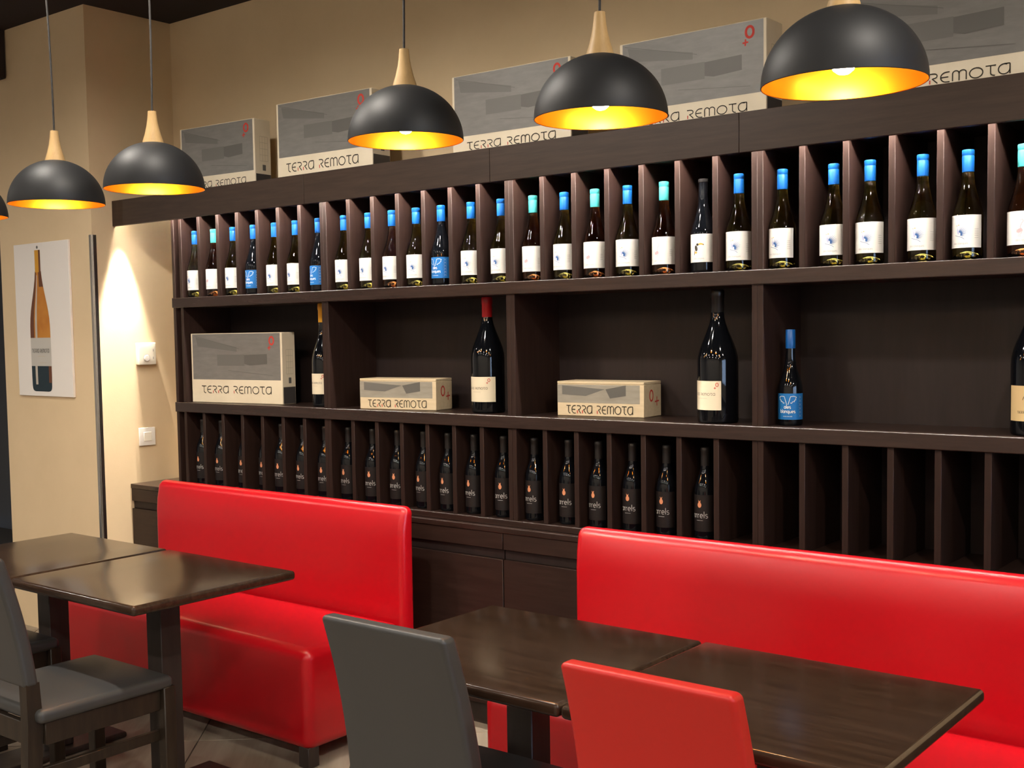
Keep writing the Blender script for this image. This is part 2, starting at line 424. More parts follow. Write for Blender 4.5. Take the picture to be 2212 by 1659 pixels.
for u in range(4):
    t = thing('shelf_unit', unit_lab[u], 'shelving', (u, 0, 0), 0, 'bottle shelving units')
    obj('side_panel', side_me, t); obj('side_panel', side_me, t, (1 - TP, 0, 0))
    lo, hi = TP + .0002, 1 - TP - .0002
    obj('shelf_board', bevbox('shelf_board', wenge, lo, hi, 0, SD - .009, Z1 - BT, Z1, .0015), t)
    obj('shelf_board', bevbox('shelf_board', wenge, lo, hi, 0, SD - .009, Z2 - BT, Z2, .0015), t)
    obj('shelf_board', bevbox('shelf_board', wenge, lo, hi, 0, SD - .009, CT + .0015, Z3, .0015), t)
    obj('top_board', boxmesh('top_board', wenge, lo, hi, 0.002, SD - .009, ZT, ZT + .02), t)
    obj('back_panel', boxmesh('back_panel', wenge_back, lo, hi, SD - .0085, SD, CT + .002, ZT + .02), t)
    for j in range(1, 7):
        x = TP + slot * j + TP * (j - 1)
        obj('divider', div_hi, t, (x, 0, 0)); obj('divider', div_lo, t, (x, 0, 0))
# shelf fronts run across the panel joints: thin facing strips
for z0, z1, nm in ((Z1 - BT, Z1, 'upper'), (Z2 - BT, Z2, 'middle'), (CT + .0005, Z3, 'lowest')):
    obj('shelf_facing', bevbox('shelf_facing', facing_m, -.058, 4.0, -.008, -.0005, z0, z1, .0028, 3, False), None,
        label='long dark wood facing strip along the %s shelf edge' % nm, cat='facing strip')
# end panel with recessed filler next to the pier gap
t = thing('end_panel', 'dark wood end panel with recessed filler closing the shelving near the pier', 'panel', (0, 0, 0))
obj('panel', bevbox('panel', wenge_v, -.058, -.038, 0, SD, CT + .001, ZT + .02, .001), t)
obj('filler', boxmesh('filler', wenge_v, -.0375, -.001, .03, .045, CT + .001, ZT + .02), t)

# ------------------------------------------------------------------ light pelmet over the shelves
FY = -0.085; FZ0, FZ1 = 2.081, 2.205
t = thing('light_pelmet', 'long dark wood pelmet board above the bottle shelves carrying cartons', 'pelmet', (0, 0, 0))
seams = [PX + .003, 0.98, 1.98, 2.98, 3.98, 4.98]
for a, b in zip(seams, seams[1:]):
    obj('front_board', bevbox('front_board', pelmet_m, a + .0006, b - .0006, FY, FY + .019, FZ0, FZ1, .0012), t)
obj('top_board', boxmesh('top_board', wenge, PX + .003, 4.98, FY + .0195, YB - .002, 2.168, 2.188), t)
obj('light_rail', boxmesh('light_rail', wenge_back, PX + .003, 4.98, -.064, -.034, 2.150, 2.1675), t)
for k in range(5):
    a = -.36 if k == 0 else k - .03
    obj('led_strip', boxmesh('led_strip', strip_m, (-.05 if k == 0 else k + .03), k + .97, -.055, -.043, 2.1455, 2.1497), t)
# spot at the pier end of the rail
sp = thing('rail_spotlight', 'small round spotlight under the pelmet beside the pier', 'spotlight', (-.355, -.048, 2.128))
obj('housing', lathe('housing', spot_white, [(.022, 0), (.022, .02)], 20), sp)
obj('lens', lathe('lens', spot_lens, [(.016, -.002), (.016, -.0005)], 20), sp)
ld = bpy.data.lights.new('rail_spot_light', 'SPOT'); ld.energy = 230; ld.color = (1, .93, .80); ld.spot_size = radians(40); ld.spot_blend = .65; ld.shadow_soft_size = .012
lo = bpy.data.objects.new('rail_spot_light', ld); COL.objects.link(lo); lo.parent = sp; lo.location = (0, 0, -.006)

# ------------------------------------------------------------------ unseen ceiling spotlights, added for room light and reflections
ring_me = lathe('ring', spot_white, [(.075, 0), (.075, .006), (.055, .006)], 24, cap=(False, False))
lens_me = lathe('lens', spot_lens, [(.001, -.040), (.020, -.037), (.037, -.027), (.048, -.012), (.052, .004)], 24, 60)
spots = [(-2.2, -2.4), (.95, -1.6), (2.07, -1.6), (4.6, -1.7), (6.6, -2.3)] + [(x, y) for y in (-4.4, -6.0) for x in (-1.4, .6, 2.6, 4.6, 6.6)]
ordn = ['first', 'second', 'third', 'fourth', 'fifth']
for n, (x, y) in enumerate(spots):
    row = ['nearest the tables', 'in the middle of the room', 'farthest from the shelves'][n // 5]
    s = thing('added_ceiling_spot', 'added unseen ceiling spotlight, row %s, %s from the left wall' % (row, ordn[n % 5]), 'spotlight', (x, y, CEIL - .007), 0, 'added ceiling spotlights')
    obj('ring', ring_me, s); obj('lens', lens_me, s)
    d = bpy.data.lights.new('added_spot_light', 'SPOT'); d.energy = SPOT_W * ([.8, 1.3, 1.4, 1.5, 2.0][n] if n < 5 else 1.0); d.color = WARM; d.spot_size = radians(172); d.spot_blend = .5; d.shadow_soft_size = .05
    o = bpy.data.objects.new('added_spot_light', d); COL.objects.link(o); o.parent = s; o.location = (0, 0, -.06)

# ------------------------------------------------------------------ pendants
PD = 0.155
n = 20
outer = [(PD * sin(radians(90 * i / n)), .146 * cos(radians(90 * i / n))) for i in range(1, n + 1)]
inner = [((PD - .0025) * sin(radians(90 * i / n)), .1435 * cos(radians(90 * i / n))) for i in range(1, n + 1)]
b = MB(); lathe('', None, [(.012, .1462)] + outer + [(PD - .0012, -.001)], 48, cap=(True, False), b=b)
dome_me = b.mesh('shade', dome_m, 40)
b = MB(); lathe('', None, [(.012, .1436)] + inner + [(PD - .0012, -.001)], 48, cap=(True, False), b=b)
lining_me = b.mesh('lining', gold_m, 40)
hold_me = lathe('wood_holder', oak_m, [(.033, .141), (.031, .150), (.0245, .170), (.0185, .195), (.0150, .216), (.0132, .236), (.0128, .241), (.010, .2415)], 28, 40)
bulb_me = lathe('bulb', bulb_m, [(.001, .004)] + [(.025 * sin(radians(a)), .030 - .026 * cos(radians(a))) for a in (25, 50, 75, 100, 125, 145)] + [(.012, .062)], 20, 60)
sock_me = lathe('socket', cap_grey, [(.016, .0760), (.018, .080), (.018, .140)], 20, 40)
pend = [(-0.12, 2.01, (-.004, .003)), (1.105, 1.982, (-.03, -.015)), (1.545, 2.000, (-.018, .01)), (2.532, 2.050, (.0, .0)), (3.174, 2.026, (.0, .0)), (3.80, 1.998, (.0, .0))]
py = [-1.33, -1.30, -1.227, -1.13, -1.16, -1.27]
pend[0] = (0.585, 1.975, (-.02, 0)); py[0] = -1.36
pl_ord = ['first', 'second', 'third', 'fourth', 'fifth', 'sixth']
for i, (x, z, lean) in enumerate(pend):
    t = thing('pendant_lamp', 'black dome pendant lamp with gold inside, %s in the row from the poster end' % pl_ord[i], 'pendant lamp', (x, py[i], z), 0, 'dome pendant lamps over the tables')
    obj('shade', dome_me, t); obj('lining', lining_me, t); obj('wood_holder', hold_me, t); obj('socket', sock_me, t)
    obj('bulb', bulb_me, t, (0, 0, .014))
    H = CEIL - z
    pts = [(lean[0] * (s * s) + .004 * sin(s * 5), lean[1] * s, .236 + (H - .236) * s) for s in [q / 12 for q in range(13)]]
    obj('cord', tube('cord', cord_m, pts, .0032), t)
    obj('ceiling_cup', lathe('ceiling_cup', dome_m, [(.045, H - .03), (.048, H - .004), (.048, H - .0005)], 24), t, (lean[0], lean[1], 0))

# ------------------------------------------------------------------ benches
def bench(x0, x1, label):
    t = thing('bench', label, 'bench', (x0, 0, 0), 0, 'red upholstered benches')
    L = x1 - x0
    def seatfn(x, y, z):
        hx, hy = L / 2, .2525
        if z > 0: z += .012 * max(0, 1 - (x / hx) ** 6) * max(0, 1 - (y / hy) ** 4)
        return (x, y, z)
    obj('seat', rbox('seat', red_m, (L / 2, -.4925, .248), (L / 2, .2475, .182), .040, 6, (24, 10, 4), seatfn), t)
    def backfn(x, y, z):
        f = (.036 - y) / .072
        y -= f * .010 * max(0, 1 - (x / (L / 2)) ** 8) * max(0, 1 - (z / .39) ** 4)
        if z > .25: y += f * .024 * ((z - .25) / .145) ** 2
        return (x, y, z)
    obj('backrest', rbox('backrest', red_m, (L / 2, -.206, .475), (L / 2, .036, .395), .030, 6, (24, 2, 14), backfn), t)
    for lx in (.045, L - .045):
        for ly in (-.70, -.205): obj('leg', bevbox('leg', column_m, lx - .026, lx + .026, ly - .026, ly + .026, 0, .075, .002), t)
    return t
bench(.08, 1.65, 'red leatherette bench with tall back under the pier-side shelves')
bench(2.44, 4.01, 'red leatherette bench behind the tables with the red chair')

# ------------------------------------------------------------------ tables
def table(x0, x1, label):
    xc = (x0 + x1) / 2; yc = -1.182
    t = thing('dining_table', label, 'table', (xc, yc, 0), 0, 'dark wood dining tables')
    w, d = x1 - x0, .632
    obj('tabletop', rbox('tabletop', table_m, (0, 0, .7345), (w / 2, d / 2, .0155), .0115, 4, (4, 4, 1)), t)
    obj('column', bevbox('column', column_m, -.040, .040, -.008, .072, .024, .718, .003), t)
    obj('mounting_plate', bevbox('mounting_plate', column_m, -.16, .16, -.16, .16, .706, .7188, .002), t)
    obj('base_plate', rbox('base_plate', column_m, (0, .02, .012), (.088, .25, .012), .010, 3, (2, 2, 1)), t)
table(.405, 1.046, 'dark wood table beside the pier, pushed against its twin')
table(1.058, 1.75, 'dark wood table in front of the pier-side red bench, charcoal chair drawn up')
table(2.588, 3.273, 'dark wood table whose charcoal chair stands next to the red chair')
table(3.277, 3.956, 'dark wood table with the red chair drawn up to it')

# ------------------------------------------------------------------ chairs
def chair(x, y, M, label, rz=0.0):
    t = thing('dining_chair', label, 'chair', (x, y, 0), rz, 'upholstered dining chairs')
    def sf(x_, y_, z_):
        if z_ > 0: z_ += .012 * max(0, 1 - (x_ / .215) ** 4) * max(0, 1 - (y_ / .225) ** 4)
        s = 1 - .03 * (-y_ / .225 + 1) / 2
        return (x_ * s, y_, z_)
    obj('seat', rbox('seat', M, (0, 0, .468), (.215, .224, .019), .015, 4, (8, 8, 1), sf), t)
    def bf(x_, y_, z_):                      # z_ from -.19 to .19 around .745
        zz = z_ + .745; q = max(0, zz - .55)
        off = -.006 - .09 * q - .34 * q * q
        return (x_ * (1 - .045 * (zz - .55) / .38), y_ + off, z_)
    obj('backrest', rbox('backrest', M, (0, -.222, .745), (.184, .022, .19), .013, 4, (8, 1, 14), bf), t)
    def rleg(s):                             # rear leg runs on as the back post
        b = MB(); pts = [(-.262, 0, .021), (-.232, .25, .022), (-.222, .45, .023), (-.226, .566, .0205)]
        vs = []
        for (yy, zz, hw) in pts:
            for (ax, ay) in ((-1, -1), (1, -1), (1, 1), (-1, 1)): vs.append((s * .163 + ax * .019, yy + ay * hw, zz))
        fs = [(0, 3, 2, 1)] + [(4 * j + i, 4 * j + (i + 1) % 4, 4 * j + 4 + (i + 1) % 4, 4 * j + 4 + i) for j in range(3) for i in range(4)] + [(12, 13, 14, 15)]
        return b.add(vs, fs).mesh('leg', chairwood)
    for s in (-1, 1):
        obj('leg', rleg(s), t)
        obj('leg', bevbox('leg', chairwood, s * .197 - .019, s * .197 + .019, .186, .228, 0, .456, .003), t)
        obj('side_rail', bevbox('side_rail', chairwood, s * .184 - .011, s * .184 + .011, -.200, .186, .383, .4485, .002), t)
        obj('stretcher', bevbox('stretcher', chairwood, s * .176 - .009, s * .176 + .009, -.212, .187, .285, .317, .002), t)
    obj('front_rail', bevbox('front_rail', chairwood, -.173, .173, .195, .217, .383, .4485, .002), t)
    obj('back_rail', bevbox('back_rail', chairwood, -.143, .143, -.234, -.214, .383, .4485, .002), t)
    return t
chair(1.455, -1.53, grey_m, 'charcoal leatherette chair with brown wood frame before the pier-side bench table')
chair(.745, -1.49, grey_m, 'charcoal leatherette chair at the table nearest the pier')
chair(3.015, -1.435, grey_m, 'charcoal leatherette chair standing next to the red chair')
chair(3.640, -1.428, red_c, 'red leatherette dining chair drawn up to a dark table')

# ------------------------------------------------------------------ cartons and cases
def emblem(b, x, y, s, mp, k):
    stroke(b, arc(x, y, .66 * s, .86 * s, 0, 360, 20), .42 * s, mp, k)
    stroke(b, [(x - .75 * s - .50 * s, y - 1.62 * s), (x - .75 * s + .50 * s, y - 1.55 * s)], .26 * s, mp, k)
    stroke(b, [(x - .72 * s, y - 1.05 * s), (x - .745 * s, y - 1.45 * s)], .26 * s, mp, k); stroke(b, [(x - .757 * s, y - 1.73 * s), (x - .78 * s, y - 2.1 * s)], .26 * s, mp, k)
def words(t, x, y, h, mp, wt, width):
    tot = sum(GL[c][0] for c in 'TERRA REMOTA') - .12; sx = width / tot
    for wd in ('TERRA', 'REMOTA'):
        ww = sum(GL[c][0] for c in wd) - .12
        obj('lettering', flat('lettering', [ink, ink_red], lambda b: text_geo(b, wd, x, y, h, mp, 0, 1, wt, ww * sx)), t)
        x += (ww + .12 + .50) * sx
def wine_carton(w, h, d, loc, rz, label, band=.285, txt=(.13, .88), ty=.118, th=.090):
    """tall grey-and-cream carton; origin at the front-left bottom corner"""
    t = thing('wine_carton', label, 'carton', loc, rz, 'printed wine cartons')
    body = bevbox('carton_body', carton, 0, w, 0, d, 0, h, .002, 1); obj('carton_body', body, t)
    e = .0006; F = lambda u, v: (u, -e, v)
    F2 = lambda u, v: (u, -2 * e, v); F3 = lambda u, v: (u, -3 * e, v)
    obj('grey_panel', flat('grey_panel', carton_gr, lambda b: patch(b, .012, w - .010, h * band, h - .003, F)), t)
    def art(b):
        y0 = h * band; H = h - y0
        poly(b, [(w * .06, y0 + H * .92), (w * .52, y0 + H * .70), (w * .52, y0 + H * .60), (w * .08, y0 + H * .72)], F2, 1)
        poly(b, [(w * .30, y0 + H * .30), (w * .60, y0 + H * .30), (w * .60, y0 + H * .54), (w * .30, y0 + H * .54)], F2, 1)
        poly(b, [(w * .60, y0 + H * .34), (w * .66, y0 + H * .31), (w * .845, y0 + H * .34), (w * .845, y0 + H * .55), (w * .60, y0 + H * .53)], F3, 0)
        stroke(b, [(w * .04, y0 + H * .95), (w * .55, y0 + H * .66)], .0018, F3, 0)
        stroke(b, [(w * .42, y0 + H * .20), (w * .90, y0 + H * .10)], .0015, F3, 0)
    obj('panel_print', flat('panel_print', [carton_g2, carton_g3], art), t)
    words(t, w * txt[0], h * ty, h * th, F2, .115, w * (txt[1] - txt[0]))
    obj('emblem', flat('emblem', ink_red, lambda b: emblem(b, w * .895, h * .885, h * .062, F2, 0)), t)
    S = lambda u, v: (w + e, u, v); S2 = lambda u, v: (w + 2 * e, u, v)
    def side(b):
        patch(b, .004, d - .004, .003, h * .24, S, k=0)
        for q in range(5): stroke(b, [(d * .30, h * (.42 + .085 * q)), (d * .80, h * (.42 + .085 * q))], .0016, S, 1)
        for q in range(4): stroke(b, [(d * (.30 + .166 * q), h * .42), (d * (.30 + .166 * q), h * .76)], .0016, S, 1)
        patch(b, d * .46, d * .66, h * .29, h * .37, S, k=2)
    obj('side_print', flat('side_print', [carton_dk, ink_faint, carton_g2], side), t)
    return t
wine_carton(.60, .328, .085, (.032, .028, Z2 + .0005), radians(4.6), 'tall grey and cream wine carton standing beside the yellow-capped bottle', txt=(.115, .885), ty=.138, th=.105, band=.335)
TOP = 2.1885
wine_carton(.50, .325, .10, (.010, .02, TOP), radians(4.0), 'grey and cream wine carton on the pelmet, first from the pier')
wine_carton(.56, .352, .11, (.706, .015, TOP), radians(2.5), 'grey and cream wine carton on the pelmet, second from the pier', band=.335, ty=.150, th=.105, txt=(.10, .86))
wine_carton(.545, .322, .115, (1.72, .015, TOP), radians(1.5), 'grey and cream wine carton on the pelmet, third from the pier')
wine_carton(.545, .322, .115, (2.478, .02, TOP), radians(0.0), 'grey and cream wine carton on the pelmet, fourth from the pier')
wine_carton(.56, .33, .115, (3.262, .02, TOP), radians(0.0), 'grey and cream wine carton on the pelmet, fifth from the pier')

def wine_case(w, h, d, loc, rz, label):
    t = thing('wine_case', label, 'wooden case', loc, rz, 'small wooden wine cases')
    e = .0006; F = lambda u, v: (u, -e, v); F2 = lambda u, v: (u, -2 * e, v)
    obj('case_body', bevbox('case_body', wood_case, 0, w, 0, d, 0, h - .0105, .0015), t)
    obj('lid', bevbox('lid', wood_case, 0, w, 0, d, h - .010, h, .0015), t)
    obj('grey_stain', flat('grey_stain', case_gr, lambda b: patch(b, .001, w * .955, h * .38, h - .012, F)), t)
    def art(b):
        poly(b, [(w * .62, h * .52), (w * .80, h * .60), (w * .80, h * .90), (w * .57, h * .78)], F2, 0)
        poly(b, [(w * .06, h * .62), (w * .34, h * .58), (w * .56, h * .78), (w * .06, h * .88)], F2, 1)
    obj('panel_print', flat('panel_print', [carton_g2, carton_g3], art), t)
    words(t, w * .11, h * .07, h * .235, F2, .11, w * .77)
    S = lambda u, v: (w + e, u, v)
    def em(b):
        stroke(b, arc(d * .42, h * .60, h * .10, h * .15, 0, 360, 18), h * .05, S, 0)
        stroke(b, [(d * .62, h * .42), (d * .86, h * .44)], h * .04, S, 0); stroke(b, [(d * .74, h * .56), (d * .74, h * .30)], h * .04, S, 0)
    obj('emblem', flat('emblem', ink_red, em), t)
wine_case(.385, .128, .120, (1.158, .040, Z2 + .0005), radians(8), 'small pale wooden wine case beside the red-capped big bottle')
wine_case(.362, .128, .135, (2.135, .105, Z2 + .0005), radians(4), 'small pale wooden wine case sharing its bay with the black-capped big bottle')

# ------------------------------------------------------------------ bottles
def bottle_profile(body, R, neck_r, zt, punt=.028):
    """closed glass outline with a punt; body = [(z, r)...] of the shoulder"""
    p = [(.001, punt), (R * .25, punt * .93), (R * .50, punt * .70), (R * .70, punt * .36), (R * .82, .004), (R * .87, .0008), (R * .91, 0), (R * .975, .003), (R, .009)]
    return p + [(r, z) for z, r in body] + [(neck_r, zt), (neck_r * .8, zt + .0005)]
def cyl(R, f0=-pi / 2):
    return lambda u, v: (R * cos(f0 + u / R), R * sin(f0 + u / R), v)    # u = arc length to the right
def label_mesh(name, M, R, z0, z1, half):
    b = MB(); n = 26; patch(b, -half * R, half * R, z0, z1, cyl(R), n, 1); return b.mesh(name, M, 60)

burg = [(.126, .0420), (.138, .0408), (.150, .0380), (.163, .0338), (.180, .0284), (.198, .0236), (.216, .0196), (.234, .0168), (.248, .0156)]
BR = .042
g_prof = bottle_profile(burg, BR, .0153, .300)
GW = lathe('glass', glass_w, g_prof, 32, 40); GR = lathe('glass', glass_r, g_prof, 32, 40); GD = lathe('glass', glass_d, g_prof, 32, 40)
cap_prof = [(.0164, .2515), (.0168, .253), (.0168, .2955), (.0162, .2965), (.0162, .2985), (.0172, .300), (.0172, .311), (.0165, .3140), (.0135, .315), (.001, .3152)]
CAPB = lathe('capsule', cap_blue, cap_prof, 24, 40); CAPT = lathe('capsule', cap_turq, cap_prof, 24, 40)
capk_prof = [(.0150, .245), (.0150, .298), (.0168, .300), (.0168, .309), (.0150, .3105), (.001, .3107)]
CAPK = lathe('capsule', cap_black, capk_prof, 24, 40)
LABW = label_mesh('label', lab_w, BR + .0005, .034, .127, 1.5)
LABB = label_mesh('label', lab_b, BR + .0005, .028, .110, 1.55)
mpL = cyl(BR + .0009)
def heron(b):                                # blue spiky wing, lavender body, ochre head, word below
    random.seed(3)
    blob(b, -.0065, .080, .0035, .0085, mpL, 12, 1, .25)
    for q in range(11):
        a = radians(-30 + 11 * q); L = .029 - .0008 * abs(q - 6) ** 1.5
        stroke(b, [(-.004 + .005 * cos(a), .073 + .005 * sin(a)), (-.004 + L * .6 * cos(a), .073 + L * .6 * sin(a)), (-.004 + L * cos(a), .073 + L * sin(a) * .95)], .0024, mpL, 0, .004, True)
    stroke(b, [(-.016, .070), (-.008, .067), (.004, .064), (.012, .058)], .0012, mpL, 0, .004)
    stroke(b, [(-.008, .088), (-.0095, .095), (-.006, .0985)], .0018, mpL, 1, .004)
    blob(b, -.0045, .0985, .0028, .0014, mpL, 8, 2); blob(b, -.011, .097, .0016, .0012, mpL, 8, 2)
    text_small(b, 'ales blanques', 0, .0435, .0072, mpL, 3, .11, .004)
    for q in range(5): stroke(b, [(.040, .062 + .006 * q), (.052, .062 + .006 * q)], .0010, mpL, 3, .004)
HERON = flat('label_print', [ink_navy, ink_lav, ink_gold, ink_grey], heron)
def flamingo(b):
    stroke(b, [(-.002, .064), (.002, .074), (-.004, .082), (-.001, .092), (.004, .099), (.001, .104), (-.004, .101)], .0016, mpL, 0, .003)
    blob(b, -.006, .073, .0085, .0055, mpL, 12, 0, .5)
    stroke(b, [(-.007, .068), (-.009, .056)], .0008, mpL, 0, .004); stroke(b, [(-.004, .068), (-.004, .055)], .0008, mpL, 0, .004)
    for q in range(5): stroke(b, [(-.010, .072), (-.020, .066 + .005 * q)], .0010, mpL, 1, .004, True)
    text_small(b, 'ales roses', 0, .0435, .0072, mpL, 1, .11, .004)
    for q in range(4): stroke(b, [(.040, .064 + .006 * q), (.050, .064 + .006 * q)], .0010, mpL, 1, .004)
FLAM = flat('label_print', [ink_pink, ink_grey], flamingo)
def toucan(b):
    blob(b, -.009, .080, .0055, .010, mpL, 12, 0, .2); blob(b, -.004, .092, .0045, .0045, mpL, 10, 0)
    poly(b, [(0, .096), (.007, .0975), (.015, .095), (.0175, .0895), (.008, .0915), (0, .0895)], mpL, 1)
    blob(b, .0165, .0915, .0013, .0024, mpL, 8, 0); blob(b, -.010, .066, .0055, .0035, mpL, 10, 1)
    stroke(b, [(-.014, .074), (-.016, .058)], .0022, mpL, 0, .004)
    text_small(b, 'ales negres', 0, .0435, .0072, mpL, 2, .11, .004)
TOUC = flat('label_print', [ink, ink_gold, ink_grey], toucan)
def wings(mp, z0):
    def f(b):
        for s in (-1, 1):
            pts = [(s * .002, z0 + .046)] + [(s * (.010 + .0 * q), z0 + .072) for q in range(1)] + [(s * .020, z0 + .0735), (s * .030, z0 + .070), (s * .026, z0 + .0655), (s * .028, z0 + .062), (s * .022, z0 + .060), (s * .023, z0 + .056), (s * .016, z0 + .0555), (s * .014, z0 + .051), (s * .009, z0 + .052)]
            stroke(b, pts, .0016, mp, 0, .004)
        text_small(b, 'ales', 0, z0 + .0335, .0125, mp, 0, .14, .004)
        text_small(b, 'blanques', 0, z0 + .0195, .0125, mp, 0, .14, .004)
        for q in range(9): stroke(b, [(-.014 + .0034 * q, z0 + .0085), (-.0125 + .0034 * q, z0 + .0085)], .0026, mp, 0)
        for q in range(6):
            stroke(b, [(.0385, z0 + .006 + .012 * q), (.044, z0 + .010 + .012 * q), (.0385, z0 + .014 + .012 * q)], .0009, mp, 1, .004)
            stroke(b, [(.050, z0 + .006 + .012 * q), (.0445, z0 + .010 + .012 * q), (.050, z0 + .014 + .012 * q)], .0009, mp, 1, .004)
    return f
WINGS = flat('label_print', [ink_w, ink_lav], wings(mpL, .030))

def small_bottle(kind, loc, rz, label, group):
    t = thing('wine_bottle', label, 'bottle', loc, rz, group)
    g, c, l, p = {'W': (GW, CAPB, LABW, HERON), 'P': (GR, CAPB, LABW, HERON), 'T': (GR, CAPT, LABW, FLAM), 'B': (GD, CAPB, LABB, WINGS), 'K': (GD, CAPK, LABW, TOUC)}[kind]
    obj('glass', g, t); obj('capsule', c, t); lb = obj('label', l, t); obj('label_print', p, lb)
    return t
ordw = ['first', 'second', 'third', 'fourth', 'fifth', 'sixth', 'seventh', 'eighth', 'ninth', 'tenth', 'eleventh', 'twelfth', 'thirteenth', 'fourteenth', 'fifteenth',
        'sixteenth', 'seventeenth', 'eighteenth', 'nineteenth', 'twentieth', 'twenty-first', 'twenty-second', 'twenty-third', 'twenty-fourth', 'twenty-fifth', 'twenty-sixth', 'twenty-seventh']
kinds = 'WTWBWWBWWPWBWWTWTWTKWWWWWWT'
tx = [0.058, 0.204, 0.346, 0.49, 0.635, 0.773, 0.92, 1.077, 1.222, 1.356, 1.489, 1.622, 1.776, 1.924, 2.074, 2.216, 2.349, 2.485, 2.631, 2.781, 2.911, 3.059, 3.232, 3.346, 3.504, 3.633, 3.784]
kd = {'W': 'white wine bottle, blue capsule and spiky bird label', 'P': 'rose wine bottle, blue capsule and spiky bird label', 'T': 'rose wine bottle, turquoise capsule and flamingo label',
      'B': 'dark wine bottle, blue capsule and blue wing label', 'K': 'dark wine bottle, black capsule and toucan label'}
rots = [random.uniform(-12, 12) for _ in tx]
def clampx(x, r=.0425):
    u = int(x); f = x - u
    for j in range(7):
        a = TP + j * (slot + TP); c = a + slot
        if a - .02 < f < c + .01:
            return u + min(max(f, a + r), c - r)
    return x
for i, (k, x) in enumerate(zip(kinds, tx)):
    small_bottle(k, (clampx(x), .050, Z1 + .0004), radians(rots[i]), '%s, %s top slot from the pier' % (kd[k], ordw[i]), 'bottles in the top row of slots')

# tall dark bottles of the lower row
AR = .0365
abody = [(.165, .0365), (.178, .0350), (.192, .0312), (.206, .0258), (.220, .0205), (.234, .0165), (.248, .0145)]
AG = lathe('glass', glass_d, bottle_profile(abody, AR, .0138, .300), 28, 40)
AC = lathe('capsule', cap_grey, [(.0143, .236), (.0146, .238), (.0146, .296), (.0155, .298), (.0155, .306), (.0135, .310), (.001, .3103)], 20, 40)
AL = label_mesh('label', lab_k, AR + .0005, .028, .152, 1.35)
mpA = cyl(AR + .0009)
def apple(b):
    blob(b, 0, .118, .0072, .0092, mpA, 16, 0); patch(b, -.0035, .0035, .126, .131, mpA, k=0)
    stroke(b, [(-.0025, .131), (-.004, .134)], .0018, mpA, 0); stroke(b, [(.0025, .131), (.004, .134)], .0018, mpA, 0)
    text_small(b, 'arrels', 0, .074, .0235, mpA, 1, .080, .004)
    stroke(b, [(-.012, .066), (.012, .066)], .0010, mpA, 1, .004)
APPLE = flat('label_print', [ink_or, ink_grey], apple)
ax_ = [.064, .204, .376, .523, .632, .776, .918, 1.062, 1.208, 1.352, 1.498, 1.628, 1.762, 1.910, 2.056, 2.214, 2.346, 2.489, 2.627, 2.776]
for i, x in enumerate(ax_):
    t = thing('wine_bottle', 'dark wine bottle with salmon emblem, %s lower slot from the pier' % ordw[i], 'bottle', (clampx(x, .037), .062, Z3 + .0004), radians(random.uniform(-10, 10)), 'dark bottles in the lower row of slots')
    obj('glass', AG, t); obj('capsule', AC, t); lb = obj('label', AL, t); obj('label_print', APPLE, lb)

# big bottles of the middle shelf
def big_bottle(R, h, body, neck, capM, capz, labM, lz, half, loc, rz, label, name_row=True, script=False, ring=True):
    t = thing('big_wine_bottle', label, 'bottle', loc, rz, 'large bottles on the middle shelf')
    obj('glass', lathe('glass', glass_d, bottle_profile(body, R, neck, h - .012, .03), 40, 40), t)
    c = neck + .0016
    obj('capsule', lathe('capsule', capM, [(c, capz), (c + .0004, capz + .002), (c + .0004, h - .030), (c + .002, h - .028), (c + .002, h - .006), (c, h - .001), (.001, h)], 28, 40), t)
    lb = obj('label', label_mesh('label', labM, R + .0006, lz[0], lz[1], half), t)
    mp = cyl(R + .0011); H = lz[1] - lz[0]
    def pr(b):
        if script:
            stroke(b, [(-.02 + .004 * q, lz[0] + H * (.60 + .10 * sin(q * 1.7))) for q in range(11)], .0014, mp, 0, .004)
            text_geo(b, 'TERRA REMOTA', -.036, lz[0] + H * .22, .0065, mp, 0, 0, .16, .072, .004)
        else:
            text_geo(b, 'TERRA REMOTA', -R * .98, lz[0] + H * .50, H * .085, mp, 0, 1, .13, R * 1.55, .004)
            stroke(b, [(-R * .5, lz[0] + H * .40), (R * .15, lz[0] + H * .40)], .0012, mp, 2, .004)
            stroke(b, arc(R * .66, lz[0] + H * .87, H * .045, H * .062, 0, 360, 14), H * .022, mp, 1)
            stroke(b, [(R * .66 - H * .11, lz[0] + H * .76), (R * .66 - H * .03, lz[0] + H * .76)], H * .02, mp, 1)
            stroke(b, [(R * .66 - H * .07, lz[0] + H * .80), (R * .66 - H * .07, lz[0] + H * .72)], H * .02, mp, 1)
    obj('label_print', flat('label_print', [ink, ink_red, ink_faint], pr), lb)
def shoulder(R, n, za, zb, k=8):
    return [(za + (zb - za) * i / k, n + (R - n) * (0.5 + 0.5 * cos(pi * (i / k)))) for i in range(k + 1)]
big_bottle(.050, .452, shoulder(.050, .0155, .19, .345), .0150, cap_yel, .368, lab_c, (.055, .145), 1.3, (.884, .090, Z2 + .0004), radians(6), 'slim tall dark bottle with yellow capsule beside the grey carton')
big_bottle(.066, .452, shoulder(.066, .0195, .21, .385), .0185, cap_red, .362, lab_c, (.045, .142), 1.05, (1.803, .105, Z2 + .0004), radians(4), 'large dark bottle with red capsule beside a small wooden case')
big_bottle(.068, .446, shoulder(.068, .0205, .20, .375), .0190, cap_black, .350, lab_c, (.045, .142), .85, (2.815, .082, Z2 + .0004), radians(-12), 'large dark bottle with black capsule touching the upper shelf')
big_bottle(.068, .446, shoulder(.068, .0205, .20, .375), .0190, cap_black, .350, lab_t, (.042, .142), 1.0, (3.812, .095, Z2 + .0004), radians(0), 'large dark bottle with tan script label', script=True)
NR = .0385
